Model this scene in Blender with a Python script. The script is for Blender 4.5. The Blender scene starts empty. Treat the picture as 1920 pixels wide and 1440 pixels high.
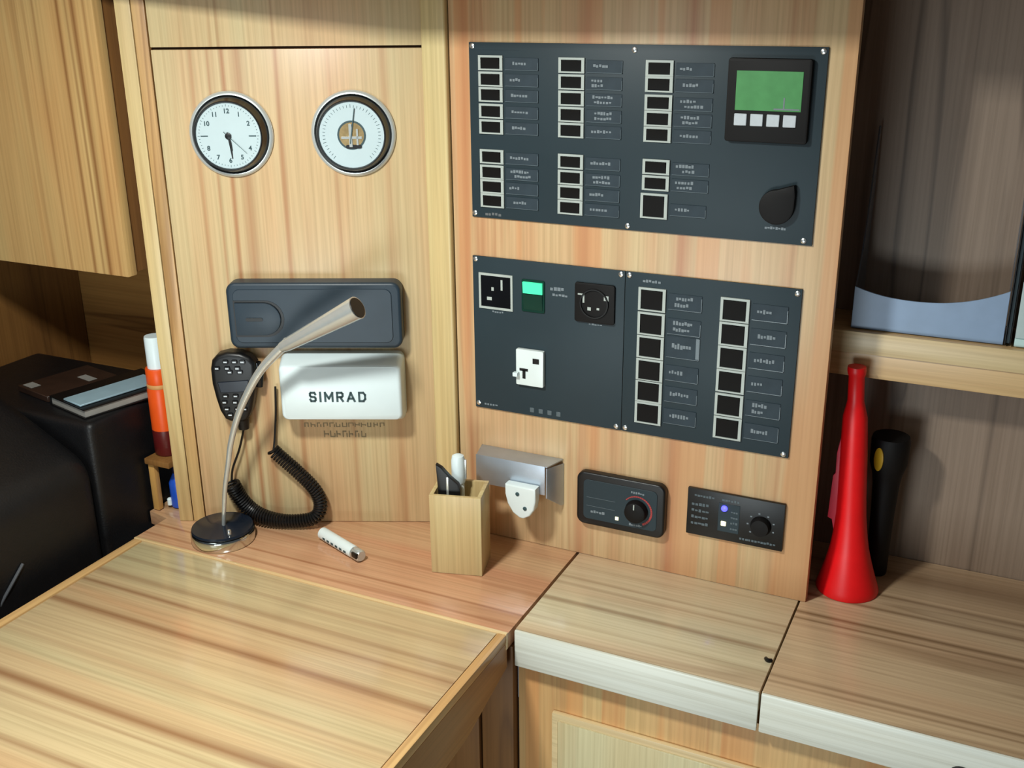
import bpy, bmesh, math, random
from mathutils import Vector, Matrix
random.seed(7)
PI = math.pi
SC = bpy.context.scene
COL = SC.collection

# ---------------------------------------------------------------- camera, light, exposure
cam_d = bpy.data.cameras.new('camera')
cam = bpy.data.objects.new('camera', cam_d)
COL.objects.link(cam)
cam_d.sensor_width = 36.0
cam_d.lens = 38.1
cam_d.clip_start = 0.02
cam.matrix_world = Matrix(((0.9033, -0.1405, 0.4054, 0.9025),
                           (0.4290, 0.3160, -0.8462, -1.5884),
                           (-0.0092, 0.9383, 0.3457, 1.7000),
                           (0, 0, 0, 1)))
SC.camera = cam

world = bpy.data.worlds.new('cabin_daylight')
SC.world = world
world.use_nodes = True
wb = world.node_tree.nodes['Background']
wb.inputs[0].default_value = (0.80, 0.90, 1.0, 1)
wb.inputs[1].default_value = 0.08


def lamp(name, kind, loc, energy, color, size=0.1, target=None, sy=None):
    d = bpy.data.lights.new(name, kind)
    o = bpy.data.objects.new(name, d)
    COL.objects.link(o)
    d.energy = energy
    d.color = color
    o.location = loc
    if kind == 'AREA':
        d.shape = 'RECTANGLE' if sy else 'SQUARE'
        d.size = size
        if sy:
            d.size_y = sy
    else:
        d.shadow_soft_size = size
    if target is not None:
        o.rotation_euler = (Vector(target) - Vector(loc)).to_track_quat('-Z', 'Y').to_euler()
    return o


lamp('cabin_lamp', 'AREA', (0.06, -0.95, 1.92), 19.0, (0.97, 1.0, 0.95), 0.13, (0.10, -0.70, 0))
lamp('front_left_fill', 'AREA', (-0.25, -2.3, 1.85), 5.0, (0.90, 0.98, 1.0), .8, (0.1, 0, 1.0), .8)  # added soft fill light, no real hatch behind it
lamp('companionway_daylight', 'AREA', (0.30, -1.9, 0.62), 12.0, (0.86, 0.97, 1.0), .7, (0.45, 0, 0.80), .5)

vs = SC.view_settings
vs.view_transform = 'Standard'
vs.look = 'None'
vs.gamma = 1.0
vs.use_curve_mapping = False
vs.exposure = 0.0

# ---------------------------------------------------------------- materials


def s2l(c):
    return tuple(((v / 255) / 12.92 if v / 255 <= 0.04045 else ((v / 255 + 0.055) / 1.055) ** 2.4) for v in c)


def mat(name, color, rough=0.5, metal=0.0, spec=0.5, emit=None, estr=0.0, trans=0.0, coat=0.0, bump=0.0, bscale=200, ior=1.45, alpha=1.0, vary=0.0, vscale=30):
    m = bpy.data.materials.new(name)
    m.use_nodes = True
    nt = m.node_tree
    b = nt.nodes['Principled BSDF']
    c = s2l(color)
    b.inputs['Base Color'].default_value = (*c, 1)
    b.inputs['Roughness'].default_value = rough
    b.inputs['Metallic'].default_value = metal
    b.inputs['Specular IOR Level'].default_value = spec
    b.inputs['Transmission Weight'].default_value = trans
    b.inputs['IOR'].default_value = ior
    b.inputs['Coat Weight'].default_value = coat
    b.inputs['Coat Roughness'].default_value = 0.15
    b.inputs['Alpha'].default_value = alpha
    if emit:
        b.inputs['Emission Color'].default_value = (*s2l(emit), 1)
        b.inputs['Emission Strength'].default_value = estr
    tc = nt.nodes.new('ShaderNodeTexCoord')
    if vary:
        n = nt.nodes.new('ShaderNodeTexNoise')
        n.inputs['Scale'].default_value = vscale
        n.inputs['Detail'].default_value = 3
        nt.links.new(tc.outputs['Object'], n.inputs['Vector'])
        r = nt.nodes.new('ShaderNodeValToRGB')
        r.color_ramp.elements[0].color = (*[v * (1 - vary) for v in c], 1)
        r.color_ramp.elements[1].color = (*[min(1, v * (1 + vary)) for v in c], 1)
        r.color_ramp.elements[0].position = 0.3
        r.color_ramp.elements[1].position = 0.7
        nt.links.new(n.outputs['Fac'], r.inputs[0])
        nt.links.new(r.outputs[0], b.inputs['Base Color'])
    if bump:
        n = nt.nodes.new('ShaderNodeTexNoise')
        n.inputs['Scale'].default_value = bscale
        nt.links.new(tc.outputs['Object'], n.inputs['Vector'])
        bp = nt.nodes.new('ShaderNodeBump')
        bp.inputs['Strength'].default_value = bump
        bp.inputs['Distance'].default_value = 0.002
        nt.links.new(n.outputs['Fac'], bp.inputs['Height'])
        nt.links.new(bp.outputs['Normal'], b.inputs['Normal'])
    return m


def wood(name, light, mid, dark, grain='z', across='x', seed=0.0, rough=0.35, lines=(), rng=(-1, 1), wob=0.03, figure=9.0, streak=0.5, coat=0.0, bands=0.0, off=0.0):
    """Varnished veneer: colour drifts across the grain, fine pores run along it, and `lines` are the dark
    growth lines and wider bands (position across the grain in metres, half width, strength)."""
    m = bpy.data.materials.new(name)
    m.use_nodes = True
    nt = m.node_tree
    N, L = nt.nodes, nt.links
    b = N['Principled BSDF']
    b.inputs['Roughness'].default_value = rough
    b.inputs['Coat Weight'].default_value = coat
    b.inputs['Coat Roughness'].default_value = 0.12
    tc = N.new('ShaderNodeTexCoord')

    def mapped(al):
        mp = N.new('ShaderNodeMapping')
        mp.inputs['Location'].default_value = (seed * 1.7, seed * 2.3, seed * 3.1)
        sc = {'x': 1, 'y': 1, 'z': 1}
        sc[grain] = al
        mp.inputs['Scale'].default_value = (sc['x'], sc['y'], sc['z'])
        L.new(tc.outputs['Object'], mp.inputs['Vector'])
        return mp.outputs[0]

    def noise(vec, scale, detail=3, dist=0.0):
        n = N.new('ShaderNodeTexNoise')
        n.inputs['Scale'].default_value = scale
        n.inputs['Detail'].default_value = detail
        n.inputs['Distortion'].default_value = dist
        L.new(vec, n.inputs['Vector'])
        return n.outputs['Fac']

    def ramp(fac, stops, interp='LINEAR'):
        r = N.new('ShaderNodeValToRGB')
        r.color_ramp.interpolation = interp
        e = r.color_ramp.elements
        e[0].position, e[1].position = stops[0][0], stops[-1][0]
        e[0].color, e[1].color = (*stops[0][1], 1), (*stops[-1][1], 1)
        for p, c in stops[1:-1]:
            e.new(p).color = (*c, 1)
        L.new(fac, r.inputs[0])
        return r.outputs[0]

    def mix(kind, fac, a, bb):
        x = N.new('ShaderNodeMix')
        x.data_type = 'RGBA'
        x.blend_type = kind
        for sock, v in ((x.inputs[0], fac), (x.inputs[6], a), (x.inputs[7], bb)):
            if isinstance(v, (int, float)):
                sock.default_value = v
            elif isinstance(v, tuple):
                sock.default_value = (*v, 1)
            else:
                L.new(v, sock)
        return x.outputs[2]
    lt, md, dk = s2l(light), s2l(mid), s2l(dark)
    fig = noise(mapped(0.10), figure, 4, 0.6)
    col = ramp(fig, [(0.34, lt), (0.52, tuple((a + c) / 2 for a, c in zip(lt, md))), (0.68, md)])
    pores = noise(mapped(0.015), 210, 3)
    col = mix('MULTIPLY', 0.75, col, ramp(pores, [(0.3, (0.80, 0.78, 0.74)), (0.62, (1.05, 1.05, 1.05))]))
    fine = noise(mapped(0.03), 60, 4, 0.3)
    col = mix('MIX', ramp(fine, [(0.58, (0, 0, 0)), (0.75, (0.45 * streak,) * 3)]), col, dk)
    sline = noise(mapped(0.05), 17, 2, 0.4)
    col = mix('MIX', ramp(sline, [(0.60, (0, 0, 0)), (0.635, (0.75 * streak,) * 3), (0.70, (0, 0, 0))]), col, dk)
    if bands:
        # a few redder staves
        vor = noise(mapped(0.02), 26, 0)
        red = (min(1, md[0] * 1.04), md[1] * 0.80, md[2] * 0.66)
        col = mix('MIX', ramp(vor, [(0.57, (0, 0, 0)), (0.62, (bands,) * 3)]), col, red)
    if lines:
        sp = N.new('ShaderNodeSeparateXYZ')
        L.new(tc.outputs['Object'], sp.inputs[0])
        wv = noise(mapped(0.12), 5, 2)
        a1 = N.new('ShaderNodeMath'); a1.operation = 'MULTIPLY_ADD'
        L.new(wv, a1.inputs[0]); a1.inputs[1].default_value = wob
        L.new(sp.outputs['XYZ'.index(across.upper())], a1.inputs[2])
        a2 = N.new('ShaderNodeMapRange')
        L.new(a1.outputs[0], a2.inputs[0])
        a2.inputs[1].default_value = rng[0] + wob / 2 - off
        a2.inputs[2].default_value = rng[1] + wob / 2 - off
        st = []
        for p, w, s in sorted(lines):
            q = (p - rng[0]) / (rng[1] - rng[0]); ww = w / (rng[1] - rng[0])
            st += [(q - ww, (0, 0, 0)), (q, (s,) * 3), (q + ww, (0, 0, 0))]
        f = ramp(a2.outputs[0], st)
        brk = noise(mapped(0.2), 4, 2)
        f = mix('MULTIPLY', 0.8, f, ramp(brk, [(0.33, (0.5,) * 3), (0.5, (1, 1, 1))]))
        col = mix('MIX', f, col, dk)
    L.new(col, b.inputs['Base Color'])
    bp = N.new('ShaderNodeBump')
    bp.inputs['Strength'].default_value = 0.06
    bp.inputs['Distance'].default_value = 0.001
    L.new(pores, bp.inputs['Height'])
    L.new(bp.outputs[0], b.inputs['Normal'])
    return m


M = {}
M['wood_a'] = wood('wood_board', (204, 186, 142), (205, 164, 120), (160, 96, 54), 'z', 'x', 1.3, streak=.3,
                   lines=[(-.372, .005, .5), (-.345, .004, .55), (-.322, .006, .8), (-.297, .016, .6), (-.238, .007, .65), (-.15, .006, .35), (-.06, .010, .3)], rng=(-.45, .02), wob=.03, off=-0.22)
M['wood_a_top'] = wood('wood_top_board', (204, 188, 144), (205, 168, 122), (150, 92, 48), 'z', 'x', 1.3,
                       lines=[(-.325, .004, .5), (-.24, .003, .4)], rng=(-.5, .1), wob=.03, off=-0.22)
M['wood_b'] = wood('wood_cabinet', (210, 184, 140), (207, 164, 122), (176, 104, 68), 'z', 'x', 4.1, bands=.55, streak=.4,
                   lines=[(.432, .022, .6), (.275, .014, .4), (.06, .010, .4), (.34, .02, .25)], rng=(0, .7), wob=.02, off=0.35)
M['wood_post'] = wood('wood_post', (214, 196, 144), (206, 176, 122), (150, 100, 52), 'z', 'x', 6.2, streak=.4)
M['wood_stile'] = wood('wood_stile', (205, 178, 122), (198, 150, 96), (120, 78, 36), 'z', 'x', 8.4, streak=.7)
M['wood_left'] = wood('wood_wall_cupboard', (200, 172, 116), (192, 144, 90), (116, 68, 30), 'z', 'x', 3.3, streak=.3,
                      lines=[(-.565, .006, .75), (-.530, .009, .8), (-.545, .004, .5), (-.62, .005, .45), (-.505, .005, .45), (-.66, .008, .3)], rng=(-.75, -.45), wob=.035, off=-0.74)
M['wood_lid'] = wood('wood_lid', (202, 188, 146), (202, 164, 122), (128, 78, 44), 'x', 'y', 2.2, rough=.2, coat=.35, streak=.10, figure=7,
                     lines=[(-.345, .007, .35), (-.393, .012, .55), (-.430, .010, .70), (-.502, .013, .75), (-.60, .006, .22), (-.684, .016, .78), (-.712, .006, .35), (-.796, .010, .6), (-.86, .008, .45)],
                     rng=(-.95, -.25), wob=.035, off=-0.5)
M['wood_top'] = wood('wood_table_back', (206, 168, 128), (202, 148, 112), (140, 78, 42), 'x', 'y', 5.7, rough=.2, coat=.35, streak=.4,
                     lines=[(-.226, .005, .7), (-.26, .006, .5), (-.16, .007, .35)], rng=(-.3, 0), wob=.015, off=-0.5)
M['wood_ledge'] = wood('wood_counter', (210, 196, 162), (205, 175, 142), (124, 84, 50), 'x', 'y', 7.7, rough=.22, coat=.3, streak=.4,
                       lines=[(-.158, .009, .6), (-.105, .006, .4), (-.085, .005, .5), (-.215, .006, .3)], rng=(-.28, 0), wob=.02, off=-0.14)
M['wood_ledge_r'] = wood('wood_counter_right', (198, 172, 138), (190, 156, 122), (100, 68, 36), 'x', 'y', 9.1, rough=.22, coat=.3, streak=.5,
                         lines=[(-.03, .008, .8), (-.05, .006, .7), (-.222, .007, .8), (-.238, .005, .6), (.075, .008, .7), (.03, .008, .7), (.152, .066, .6)], rng=(-.28, .24), wob=.025, off=-0.05)  # last entry is a wide darker band along the counter's back
M['wood_edge'] = wood('wood_whitened_edge', (228, 232, 222), (220, 220, 204), (190, 168, 130), 'x', 'z', 3.9, streak=.15)  # pale wood, whitened further so the edge looks lit from the front
M['wood_trim'] = wood('wood_trim', (216, 180, 124), (206, 160, 104), (150, 96, 48), 'y', 'x', 2.9, rough=.25, streak=.3)
M['wood_highlight'] = wood('wood_highlight', (232, 202, 150), (222, 186, 134), (180, 130, 80), 'x', 'y', 2.4, rough=.2, streak=.1, coat=.4)  # lighter tone stands in for an edge highlight
M['wood_apron'] = wood('wood_apron', (178, 128, 72), (160, 106, 58), (100, 58, 28), 'y', 'z', 5.1, streak=.5)
M['wood_locker'] = wood('wood_locker', (206, 178, 124), (204, 158, 104), (150, 84, 46), 'z', 'x', 6.6, streak=.4, bands=.5)
M['wood_panel'] = wood('wood_raised_panel', (210, 200, 158), (204, 180, 132), (160, 110, 64), 'z', 'x', 7.2, streak=.25)
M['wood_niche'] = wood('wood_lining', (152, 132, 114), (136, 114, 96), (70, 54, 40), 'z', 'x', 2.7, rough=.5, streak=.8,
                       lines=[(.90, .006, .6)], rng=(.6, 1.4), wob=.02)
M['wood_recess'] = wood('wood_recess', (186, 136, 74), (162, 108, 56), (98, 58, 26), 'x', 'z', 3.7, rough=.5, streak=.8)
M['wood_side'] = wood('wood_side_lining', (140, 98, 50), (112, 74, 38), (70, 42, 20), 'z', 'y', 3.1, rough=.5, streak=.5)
M['wood_shelf'] = wood('wood_shelf', (212, 180, 130), (206, 164, 118), (166, 116, 72), 'x', 'z', 4.7, streak=.2)
M['wood_lip'] = wood('wood_lip', (216, 196, 150), (210, 182, 136), (170, 130, 90), 'x', 'z', 4.1, streak=.15)
M['wood_box'] = wood('wood_pen_box', (206, 190, 140), (204, 174, 122), (160, 112, 64), 'z', 'x', 8.8, streak=.3)
M['floor'] = wood('floor_boards', (120, 80, 46), (96, 62, 36), (60, 36, 20), 'x', 'y', 1.9, streak=.4)
M['white_paint'] = mat('white_liner', (214, 214, 208), .6, bump=.05)
M['gap'] = mat('dark_gap', (52, 34, 18), .8, vary=.1)
M['slate'] = mat('slate_panel', (43, 56, 62), .45, spec=.3, bump=.03, bscale=900, vary=.06, vscale=8)
M['black'] = mat('black_plastic', (14, 14, 15), .38, vary=.1)
M['black_matte'] = mat('black_matte_plastic', (14, 12, 12), .6, spec=.3, vary=.1)
M['black_gloss'] = mat('black_gloss_plastic', (16, 17, 20), .15, vary=.1)
M['rocker'] = mat('black_rocker', (12, 11, 11), .6, spec=.25, vary=.15)
M['frame'] = mat('pale_grey_frame', (176, 184, 178), .4, vary=.04)
M['label_plate'] = mat('label_window', (46, 58, 66), .55, spec=.3, vary=.12, vscale=40)
M['label_edge'] = mat('label_edge', (88, 100, 106), .25, vary=.05)
M['ink_white'] = mat('pale_lettering', (118, 128, 134), .5, vary=.03)
M['ink_dark'] = mat('dark_lettering', (52, 76, 80), .5, vary=.03)
M['ink_brown'] = mat('brown_print', (132, 118, 88), .6, vary=.03)
M['screw'] = mat('steel_screw', (225, 228, 226), .22, .9, vary=.03)
M['chrome'] = mat('chrome', (214, 218, 214), .13, 1.0, vary=.02)
M['nickel'] = mat('brushed_nickel', (206, 211, 208), .24, .6, vary=.03, vscale=80)
M['bezel'] = mat('dark_reflection_rim', (84, 86, 88), .15, 1.0, vary=.03)  # chrome rim, dark reflection put into its base colour
M['steel'] = mat('polished_bezel', (214, 220, 218), .25, .45, vary=.03)
M['alu'] = mat('brushed_aluminium', (184, 194, 206), .42, .8, bump=.04, bscale=300, vary=.05)
M['dial'] = mat('white_dial', (190, 208, 212), .4, vary=.02)
M['glass'] = mat('clear_glass', (255, 255, 255), .03, trans=1.0, ior=1.1, vary=.0)
M['brass'] = mat('brass', (176, 150, 106), .3, .9, vary=.15, vscale=150)
M['bar'] = mat('blue_black_plastic', (38, 52, 63), .42, bump=.04, bscale=700, vary=.05)
M['white'] = mat('white_plastic', (222, 236, 238), .32, vary=.015)
M['white2'] = mat('glossy_white_plastic', (224, 234, 232), .2, vary=.02)
M['lcd'] = mat('green_display', (78, 138, 84), .25, emit=(70, 150, 80), estr=.12, vary=.08, vscale=60)
M['key'] = mat('pale_grey_key', (196, 204, 210), .35, vary=.04, vscale=200)
M['green_lit'] = mat('lit_green_lens', (60, 190, 140), .25, emit=(70, 226, 165), estr=.9)
M['green_dark'] = mat('dark_green_lens', (12, 52, 42), .25, vary=.1)
M['led_blue'] = mat('blue_lamp', (60, 60, 250), .3, emit=(60, 60, 255), estr=5.0)
M['led_white'] = mat('warm_lamp', (250, 245, 200), .3, emit=(250, 240, 190), estr=1.2)
M['red_print'] = mat('red_print', (170, 62, 60), .5, vary=.1)
M['red'] = mat('red_plastic', (236, 20, 24), .4, vary=.05)
M['red_pale'] = mat('pink_red_plastic', (224, 56, 80), .4, vary=.05)
M['leather'] = mat('black_leather', (15, 15, 17), .46, bump=.25, bscale=260, vary=.15)
M['piping'] = mat('grey_piping', (74, 76, 80), .4, vary=.1)
M['holder'] = mat('frosted_blue_plastic', (158, 182, 212), .3, trans=.25, ior=1.3, vary=.05)
M['holder_side'] = mat('clear_plastic', (190, 200, 214), .12, trans=.92, ior=1.15)
M['paper'] = mat('pale_paper', (186, 204, 204), .6, vary=.04)
M['teal'] = mat('teal_white_card', (200, 228, 226), .5, vary=.05)
M['orange'] = mat('orange_plastic', (228, 84, 22), .35, vary=.05)
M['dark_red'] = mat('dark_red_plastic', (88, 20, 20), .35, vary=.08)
M['cream'] = mat('cream_cap', (206, 150, 90), .4, vary=.05)
M['blue'] = mat('blue_plastic', (32, 84, 196), .3, vary=.08)
M['navy'] = mat('navy_plastic', (26, 28, 60), .35, vary=.1)
M['booklet'] = mat('pale_blue_cover', (150, 178, 190), .4, vary=.06)
M['brown_cover'] = mat('brown_cover', (50, 34, 26), .45, vary=.2)
M['pages'] = mat('grey_pages', (140, 138, 132), .7, vary=.08)
M['yellow'] = mat('yellow_badge', (214, 170, 44), .35, emit=None, vary=.1)
M['lampblack'] = mat('blue_black_disc', (26, 33, 44), .22, vary=.1)
M['pale_wood'] = wood('pale_stick', (206, 160, 92), (190, 140, 78), (140, 90, 44), 'z', 'x', 1.1, streak=.2)

# ---------------------------------------------------------------- mesh building


class MB:
    def __init__(s):
        s.bm = bmesh.new()

    def box(s, x0, x1, y0, y1, z0, z1, bev=0.0, seg=2):
        r = bmesh.ops.create_cube(s.bm, size=1.0)
        vv = r['verts']
        bmesh.ops.scale(s.bm, vec=(x1 - x0, y1 - y0, z1 - z0), verts=vv)
        bmesh.ops.translate(s.bm, vec=((x0 + x1) / 2, (y0 + y1) / 2, (z0 + z1) / 2), verts=vv)
        if bev:
            ee = list({e for v in vv for e in v.link_edges})
            bmesh.ops.bevel(s.bm, geom=ee, offset=bev, segments=seg, affect='EDGES', profile=0.6)
        return s

    def prism(s, pts, axis, a0, a1, bev=0.0, seg=2):
        """polygon in the plane across `axis`, from a0 to a1. axis x: (y,z); y: (x,z); z: (x,y)"""
        def v(p, a):
            return {'x': (a, p[0], p[1]), 'y': (p[0], a, p[1]), 'z': (p[0], p[1], a)}[axis]
        lo = [s.bm.verts.new(v(p, a0)) for p in pts]
        hi = [s.bm.verts.new(v(p, a1)) for p in pts]
        n = len(pts)
        fs = [s.bm.faces.new(lo), s.bm.faces.new(hi[::-1])]
        for i in range(n):
            fs.append(s.bm.faces.new((lo[i], hi[i], hi[(i + 1) % n], lo[(i + 1) % n])))
        bmesh.ops.recalc_face_normals(s.bm, faces=fs)
        if bev:
            caps = set(fs[0].edges) | set(fs[1].edges)
            bmesh.ops.bevel(s.bm, geom=list(caps), offset=bev, segments=seg, affect='EDGES', profile=0.6)
        return s

    def lathe(s, prof, axis='z', at=(0, 0, 0), n=40, ring_shape=False):
        """prof: (radius, height) pairs; height runs along axis ('z' up, 'y' towards -y = out of the wall)"""
        rings = []
        for r, h in prof:
            ring = []
            for i in range(n):
                a = 2 * PI * i / n
                c, d = math.cos(a) * max(r, 1e-5), math.sin(a) * max(r, 1e-5)
                p = (c, d, h) if axis == 'z' else (c, -h, d)
                ring.append(s.bm.verts.new((p[0] + at[0], p[1] + at[1], p[2] + at[2])))
            rings.append(ring)
        fs = []
        if ring_shape:
            rings.append(rings[0])
        for a, b in zip(rings, rings[1:]):
            for i in range(n):
                fs.append(s.bm.faces.new((a[i], a[(i + 1) % n], b[(i + 1) % n], b[i])))
        if not ring_shape:
            fs.append(s.bm.faces.new(rings[0][::-1]))
            fs.append(s.bm.faces.new(rings[-1]))
        bmesh.ops.recalc_face_normals(s.bm, faces=fs)
        return s

    def tube(s, pts, rad, n=10):
        pts = [Vector(p) for p in pts]
        m = len(pts)
        rr = rad if isinstance(rad, (list, tuple)) else [rad] * m
        up = Vector((0.13, 0.31, 1)).normalized()
        prev = None
        rings = []
        for i, p in enumerate(pts):
            t = (pts[min(i + 1, m - 1)] - pts[max(i - 1, 0)]).normalized()
            if prev is None:
                a = t.cross(up)
                if a.length < 1e-3:
                    a = t.cross(Vector((1, 0, 0)))
                a.normalize()
            else:
                a = (prev - t * prev.dot(t)).normalized()
            prev = a
            b = t.cross(a)
            rings.append([s.bm.verts.new(p + (a * math.cos(2 * PI * k / n) + b * math.sin(2 * PI * k / n)) * rr[i]) for k in range(n)])
        fs = []
        for x, y in zip(rings, rings[1:]):
            for k in range(n):
                fs.append(s.bm.faces.new((x[k], x[(k + 1) % n], y[(k + 1) % n], y[k])))
        fs.append(s.bm.faces.new(rings[0][::-1]))
        fs.append(s.bm.faces.new(rings[-1]))
        bmesh.ops.recalc_face_normals(s.bm, faces=fs)
        return s

    def rot(s, ang, axis, about=(0, 0, 0)):
        bmesh.ops.rotate(s.bm, cent=about, matrix=Matrix.Rotation(ang, 3, axis), verts=s.bm.verts)
        return s

    def move(s, v):
        bmesh.ops.translate(s.bm, vec=v, verts=s.bm.verts)
        return s

    def mesh(s, name, m, smooth=True):
        me = bpy.data.meshes.new(name)
        s.bm.to_mesh(me)
        s.bm.free()
        me.materials.append(m)
        if smooth and len(me.polygons):
            me.polygons.foreach_set('use_smooth', [True] * len(me.polygons))
            me.set_sharp_from_angle(angle=math.radians(38))
        return me

    def build(s, name, m, parent=None, label=None):
        return link(name, s.mesh(name, m), parent, label)


def link(name, me, parent=None, label=None, loc=None):
    o = bpy.data.objects.new(name, me)
    COL.objects.link(o)
    if parent is not None:
        o.parent = parent
    if loc is not None:
        o.location = loc
    if label:
        o['label'] = label
    return o


def tag(o, label, cat, group=None):
    o['label'] = label
    o['category'] = cat
    if group:
        o['group'] = group
    return o


def thing(name, label, cat, loc=(0, 0, 0), rz=0.0, group=None):
    o = bpy.data.objects.new(name, None)
    COL.objects.link(o)
    o.empty_display_size = 0.02
    o.location = loc
    o.rotation_euler = (0, 0, rz)
    return tag(o, label, cat, group)


def struct(name, mb, m):
    o = mb.build(name, m)
    o['kind'] = 'structure'
    return o


def smooth_path(pts, k=6):
    """Catmull-Rom through the points"""
    P = [Vector(p) for p in pts]
    P = [P[0] * 2 - P[1]] + P + [P[-1] * 2 - P[-2]]
    out = []
    for i in range(1, len(P) - 2):
        a, b, c, d = P[i - 1:i + 3]
        for j in range(k):
            t = j / k
            out.append(0.5 * ((2 * b) + (c - a) * t + (2 * a - 5 * b + 4 * c - d) * t * t + (3 * b - a - 3 * c + d) * t ** 3))
    out.append(P[-2])
    return out


def rrect(w, h, r, n=5, cx=0, cz=0):
    pts = []
    for sx, sz, a0 in ((1, 1, 0), (-1, 1, PI / 2), (-1, -1, PI), (1, -1, 3 * PI / 2)):
        for i in range(n + 1):
            a = a0 + PI / 2 * i / n
            pts.append((cx + sx * (w / 2 - r) + r * math.cos(a), cz + sz * (h / 2 - r) + r * math.sin(a)))
    return pts


def text_mesh(name, txt, size, m, weight=0.0, sx=1.0, depth=0.0004):
    """lettering standing in the local xz plane, facing -y, centred"""
    cu = bpy.data.curves.new(name, 'FONT')
    cu.body = txt
    cu.size = size
    cu.offset = weight
    cu.extrude = depth
    cu.align_x = 'CENTER'
    cu.align_y = 'CENTER'
    o = bpy.data.objects.new(name, cu)
    COL.objects.link(o)
    dg = bpy.context.evaluated_depsgraph_get()
    me = bpy.data.meshes.new_from_object(o.evaluated_get(dg))
    me.name = name
    bpy.data.objects.remove(o)
    me.transform(Matrix.Rotation(PI / 2, 4, 'X') @ Matrix.Diagonal((sx, 1, 1, 1)))
    me.materials.clear()
    me.materials.append(m)
    return me


def scribble(mb, x, z, w, h, n, y, seed=0, strokes=False):
    """a word too small to read in the photograph: n letter-sized groups of strokes"""
    rnd = random.Random(seed)
    cw = w / n
    for i in range(n):
        x0 = x + i * cw
        x1 = x0 + cw * rnd.uniform(.62, .90)
        if strokes:
            t = cw * .16
            mb.box(x0, x0 + t, y - 0.0004, y, z, z + h).box(x1 - t, x1, y - 0.0004, y, z + h * rnd.choice((0, .3)), z + h * rnd.choice((.6, 1)))
            zb = z + h * rnd.choice((0, .42, .84))
            mb.box(x0 + t, x1 - t, y - 0.0004, y, zb, zb + h * .16)
            continue
        mb.box(x0, x1, y - 0.0004, y, z + h * rnd.choice((0, 0, .2)), z + h * rnd.choice((.75, .75, 1)))
    return mb


# the instrument board stands at 24 degrees to the switchboard; u runs along it to the right, 0 at the corner
TH = math.radians(24)
A0 = Vector((-0.018, 0, 0))
AD = Vector((math.cos(TH), math.sin(TH), 0))


def on_board(u, z, off=0.0):
    p = A0 + AD * u + Vector((math.sin(TH), -math.cos(TH), 0)) * off
    return (p.x, p.y, z)


# ---------------------------------------------------------------- setting
struct('floor', MB().box(-1.6, 1.8, -3.6, 0.5, -0.05, 0.0), M['floor'])
struct('ceiling', MB().box(-1.6, 1.8, -1.25, 0.5, 2.0, 2.05), M['white_paint'])
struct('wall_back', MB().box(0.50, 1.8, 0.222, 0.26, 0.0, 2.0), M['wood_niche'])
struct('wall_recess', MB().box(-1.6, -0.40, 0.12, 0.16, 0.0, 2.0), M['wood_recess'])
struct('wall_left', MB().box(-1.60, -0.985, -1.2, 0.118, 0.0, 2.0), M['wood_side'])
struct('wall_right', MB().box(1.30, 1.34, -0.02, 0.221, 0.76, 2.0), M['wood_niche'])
struct('trim_1', MB().box(-1.58, 1.78, -0.32, -0.27, 1.72, 1.90, .006), M['wood_stile'])      # deck beam over the station

# ---------------------------------------------------------------- instrument board (left of the corner)
board = thing('instrument_board', 'pale veneered board holding the clock, barometer and radio, left of the corner post', 'panel', on_board(-.22, .7505), TH)


def ab(mb):      # board-local coordinates: x = u + .22, z = z - .752
    return mb.move((.22, 0, -.7505))


ab(MB().box(-.4385, .004, 0, .018, .7505, 1.6058, .0012)).build('lower_board', M['wood_a'], board)
ab(MB().box(-.4385, .004, 0, .018, 1.6098, 2.0, .0012)).build('upper_board', M['wood_a_top'], board)
ab(MB().box(-.4385, .002, .012, .022, 1.600, 1.616)).build('joint', M['gap'], board, 'dark joint line')
ab(MB().box(-.4620, -.4405, -.001, .018, .7505, 2.0, .0015)).build('stile', M['wood_stile'], board)
ab(MB().box(-.4890, -.4635, -.001, .018, .7505, 2.0, .0015)).build('stile', M['wood_post'], board)
pr = MB()
scribble(pr, -.237, .9435, .150, .0085, 13, -.0002, 3, True)
scribble(pr, -.202, .9235, .080, .0125, 7, -.0002, 5, True)
ab(pr).build('printed_lines', M['ink_brown'], board, 'two lines of small brown print, partly hidden by the radio cover')

post = MB().box(-.010, .034, -.010, .040, .7505, 2.0, .004, 3).build('corner_post', M['wood_post'])
tag(post, 'pale rounded wooden post in the corner between board and switchboard cabinet', 'post')

# ---------------------------------------------------------------- switchboard cabinet (right of the corner)
cab = thing('switchboard_cabinet', 'tall wooden cabinet front carrying both dark switch panels', 'cabinet', (.35, 0, .7505))
MB().box(.036 - .35, .668 - .35, 0, .018, 0, 1.248, .0015).build('front_board', M['wood_b'], cab)
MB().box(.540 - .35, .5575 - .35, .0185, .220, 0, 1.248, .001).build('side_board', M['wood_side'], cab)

# ---------------------------------------------------------------- wall cupboard, upper left
cup = thing('wall_cupboard', 'wooden wall cupboard with a vertical-grained door at upper left', 'cupboard', (-.74, -.2, 1.229))
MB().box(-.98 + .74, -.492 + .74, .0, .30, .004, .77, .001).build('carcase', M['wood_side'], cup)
MB().box(-.98 + .74, -.4865 + .74, -.024, -.002, 0, .77, .003).build('door', M['wood_left'], cup)

# ---------------------------------------------------------------- chart table
tab = thing('chart_table', 'varnished wooden chart table with a hinged lid, lower left', 'table', (-.1, -.5, 0))


def tb(mb):
    return mb.move((.1, .5, 0))


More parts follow.
